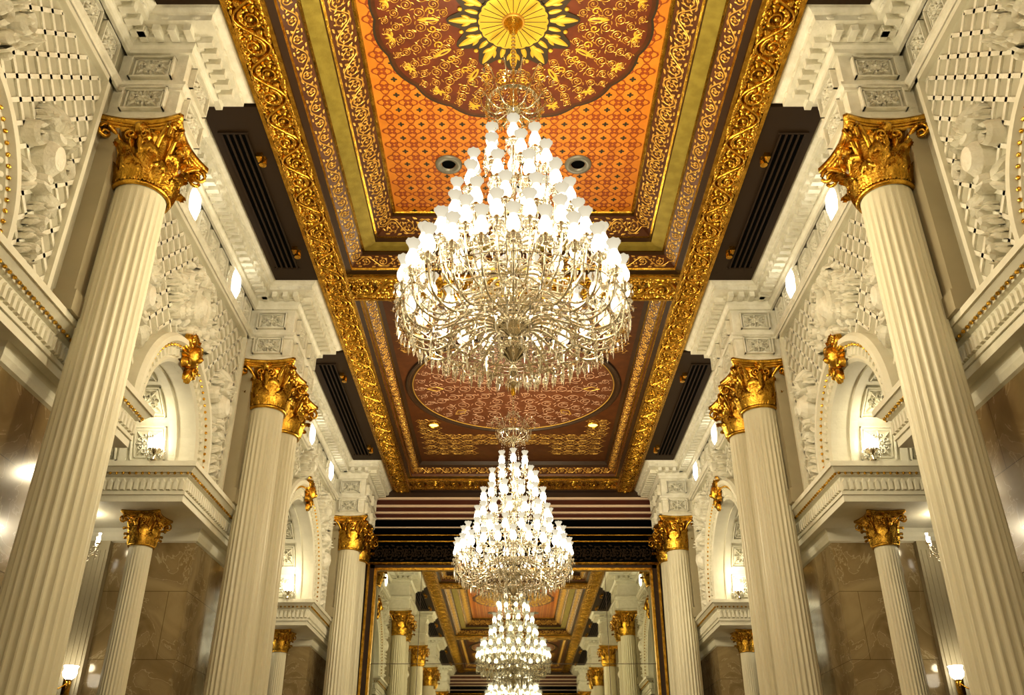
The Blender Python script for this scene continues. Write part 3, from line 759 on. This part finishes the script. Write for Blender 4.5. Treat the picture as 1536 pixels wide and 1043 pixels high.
for k,(r,z) in enumerate(((1.13,4.34),(.98,4.20),(.80,4.10),(.62,4.02),(.44,3.96),(.27,3.91))):
    n=int(2*pi*r/.10)
    revolve(fr,[(r-.006,z+.08),(r,z+.086),(r+.006,z+.08),(r,z+.074),(r-.006,z+.08)],40,0)
    for i in range(n):
        a=2*pi*i/n; octa(cr,cyl(r,a,z+.055),.011,.028,0,a); octa(cr,cyl(r,a,z-.03),.017,.14+.06*(i%2),0,a+.4)
for k in range(16):
    a=2*pi*k/16; chain(cyl(1.13,a,4.42),cyl(.15,a,4.0),.06,.07,.013)
for k in range(20):
    a=2*pi*k/20; tube(fr,[cyl(r,a,h) for r,h in ((.15,4.05),(.44,4.04),(.8,4.18),(1.13,4.42))],.006,4,0)
octa(cr,(0,0,3.70),.04,.12,0)
revolve(fr,[(.27,7.20),(.30,7.22),(.31,7.25),(.28,7.26),(.27,7.20)],32,0)
for k in range(12):
    a=2*pi*k/12
    L=crom([(.05,7.15),(.2,7.08),(.34,7.18),(.36,7.36),(.27,7.48)],4); tube(fr,[cyl(r,a,h) for r,h in L],.010,6,0)
    for i in range(4,len(L),2): octa(cr,cyl(L[i][0],a,L[i][1]-.05),.016,.08,0,a)
    leafp=crom([(.26,7.25),(.30,7.42),(.40,7.55),(.46,7.48)],3); tube(fr,[cyl(r,a+.26,h) for r,h in leafp],.008,5,0); octa(cr,cyl(.46,a+.26,7.42),.024,.12,0,a); octa(cr,cyl(.3,a+.2,7.12),.018,.13,0,a)
    chain(cyl(.27,a,7.48),cyl(.03,a,7.72),.0,.05,.012)
    for i in range(3): octa(cr,cyl(.31,a+i*.17,7.17),.015,.10,0,a)
FRm=fr.mesh('arms',[SILVER],True,0); CRm=cr.mesh('crystals',[CRYS],False,0)
WARM=(1,.86,.59)
def chandelier(y,zc):
    e=empty('chandelier',(0,y,ZO))
    obj('arms',FRm,e); obj('crystals',CRm,e)
    mb=MB(); n=int((zc-7.5)/.06)
    tube(mb,[(0,0,7.45),(0,0,zc)],.014,8,0)
    for i in range(n): revolve(mb,[(.012,-.02),(.028,0),(.012,.02)],8,0,(0,0,7.5+i*.06))
    revolve(mb,[(.02,-.22),(.05,-.18),(.06,-.1),(.11,-.05),(.13,0)],20,1,(0,0,zc))
    obj('suspension_rod',mb.mesh('suspension_rod',[SILVER,GOLD],True,0),e)
    for ti,(R,z,nn) in enumerate(tiers):
        for k in range(nn):
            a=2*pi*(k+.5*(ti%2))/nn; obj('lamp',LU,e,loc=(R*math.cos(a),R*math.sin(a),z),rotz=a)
    for k in range(4):
        a=pi/4+k*pi/2
        for R,z,w in ((1.24,4.95,140),) + (((.64,6.2,120),) if k%2 else ()):
            L=bpy.data.lights.new('chandelier_light','POINT'); L.energy=w; L.color=WARM; L.shadow_soft_size=.06
            o=bpy.data.objects.new('chandelier_light',L); COL.objects.link(o); o.parent=e; o.location=(R*math.cos(a),R*math.sin(a),z)
chandelier(YM,8.56); chandelier(YC2,8.3); chandelier(mir(YC2),8.3)

# ------------------------------------------------------------------ oval wall lamps + ledge lamps + sconces
mb=MB(); M=frame((0,0,0),(0,1,0),(0,0,1),(-1,0,0))
th=np.linspace(0,2*pi,29); stroke(mb,np.stack([.17*np.cos(th),.24*np.sin(th)],1),.03,.05,0,M); dome(mb,0,0,.16,.23,.11,1,16,M)
for i in range(10):
    a=2*pi*i/10; leaf(mb,.18*math.cos(a),.25*math.sin(a),a,.08,.02,.4,.04,0,5,M)
OL=mb.mesh('oval_wall_lamp',[PLR,GLOW],False,0)
for s in (-1,1):
    for y in lamps_y: obj('oval_wall_lamp',OL,loc=(s*(WX-.005),y,7.40+ZO),scale=(s*1.1,1.1,1.1))
mb=MB(); revolve(mb,[(.001,-.12),(.05,-.12),(.05,-.10),(.02,-.07),(.03,-.02),(.08,.01),(.10,.04),(.02,.04)],14,0)
for i in range(5):
    a=2*pi*i/5; revolve(mb,[(.012,.03),(.028,.07),(.03,.11),(.018,.16),(.026,.19)],8,1,(.075*math.cos(a),.075*math.sin(a),0))
revolve(mb,[(.012,.05),(.03,.1),(.032,.15),(.018,.21),(.028,.25)],8,1)
for j in range(2):
    for i in range(12): a=2*pi*i/12; octa(mb,((.13-.03*j)*math.cos(a),(.13-.03*j)*math.sin(a),.0-.05*j),.014,.07,2,a)
AL=mb.mesh('crystal_ledge_lamp',[SILVER,GLOW,CRYS],True,0)
def addl(nm,p,w,parent,r=.05):
    L=bpy.data.lights.new(nm,'POINT'); L.energy=w; L.color=WARM; L.shadow_soft_size=r
    o=bpy.data.objects.new(nm,L); COL.objects.link(o); o.parent=parent; o.location=p; return o
for s in (-1,1):
    for yc,r in arches:
        for t in (-1,1):
            e=empty('crystal_ledge_lamp',(s*4.75,yc+t*(r-.16),SPR+.12+ZO)); obj('lamp_body',AL,e)
            if (t>0)==(yc>2): addl('ledge_light',(0,-t*.30,.28),7 if r<1.2 else 14,e)
sc=MB(); revolve(sc,[(.001,-.3),(.03,-.26),(.05,-.2),(.02,-.12),(.05,-.02),(.1,.02),(.03,.06),(.02,.2),(.05,.26),(.001,.32)],12,0)
for k in range(6):
    a=2*pi*k/6; L=crom([(.03,-.05),(.14,-.12),(.24,-.05),(.25,.05)],4); tube(sc,[cyl(r,a,h) for r,h in L],.008,6,0)
    revolve(sc,[(.02,.05),(.05,.07),(.02,.08)],8,0,(.25*math.cos(a),.25*math.sin(a),0))
    revolve(sc,[(.012,.08),(.026,.11),(.024,.16),(.016,.20),(.026,.24)],10,1,(.25*math.cos(a),.25*math.sin(a),0))
    for i in range(4): octa(sc,cyl(.25,a+i*.26,-.02-.03*i),.013,.07,2,a); octa(sc,cyl(.14,a+i*.26,-.16),.013,.08,2,a)
SC=sc.mesh('small_chandelier_body',[SILVER,GLOW,CRYS],True,0)
for s in (-1,1):
    for y in (12.0,mir(12.0),19.7,4.6,10.15,17.4):
        far=y in (10.15,17.4,4.6); x=7.1 if far else 5.72; zt=2.9 if far else 3.30
        e=empty('small_chandelier',(s*x,y if far else y-.45,zt+ZO)); obj('body',SC,e,scale=(.8,.8,.8) if not far else (1,1,1)); m2=MB(); tube(m2,[(0,0,.2),(0,0,(3.95 if far else 3.77)-zt)],.008,6,); obj('rod',m2.mesh('rod',[SILVER],True,0),e); addl('small_chandelier_light',(0,0,.34),7,e)
# wall sconce: two frosted tulip shades on a gilt bracket
ws=MB(); ws.box(-.05,.05,.22,.25,-.14,.16,0)
for dx in (-.12,.12):
    tube(ws,crom([(0,.23,0),(dx*.5,.12,-.08),(dx,.02,-.06),(dx,0,0)],4),.010,6,0)
    revolve(ws,[(.001,-.01),(.04,0),(.035,.015)],12,0,(dx,0,0)); revolve(ws,[(.03,.01),(.075,.05),(.09,.10),(.08,.15),(.095,.18)],14,1,(dx,0,0)); octa(ws,(dx,0,-.06),.016,.07,0)
WSm=ws.mesh('wall_sconce',[GOLD,GLOW],True,0)
for s in (-1,1):
    for y,f in ((11.93,1),(mir(11.93),-1),(19.93,1)):
        e=empty('wall_sconce',(s*5.80,y,1.68+ZO)); obj('lamp_arms',WSm,e,scale=(1,f,1)); addl('sconce_light',(0,-f*.08,.28),4,e)

# ------------------------------------------------------------------ world, camera
w=bpy.data.worlds.new('World'); bpy.context.scene.world=w; w.use_nodes=True
w.node_tree.nodes['Background'].inputs[0].default_value=(.9,.8,.6,1); w.node_tree.nodes['Background'].inputs[1].default_value=.3
vs=bpy.context.scene.view_settings; vs.view_transform='Standard'; vs.exposure=-.08; vs.gamma=.88
cam=bpy.data.cameras.new('Camera'); co=bpy.data.objects.new('Camera',cam); COL.objects.link(co)
cam.sensor_width=36; cam.lens=36*1325/1536; cam.clip_start=.05; cam.clip_end=200
co.location=(0,0,ZO); co.rotation_euler=(math.radians(90+28.7),0,0)
cam.shift_x=-2/1536
bpy.context.scene.camera=co
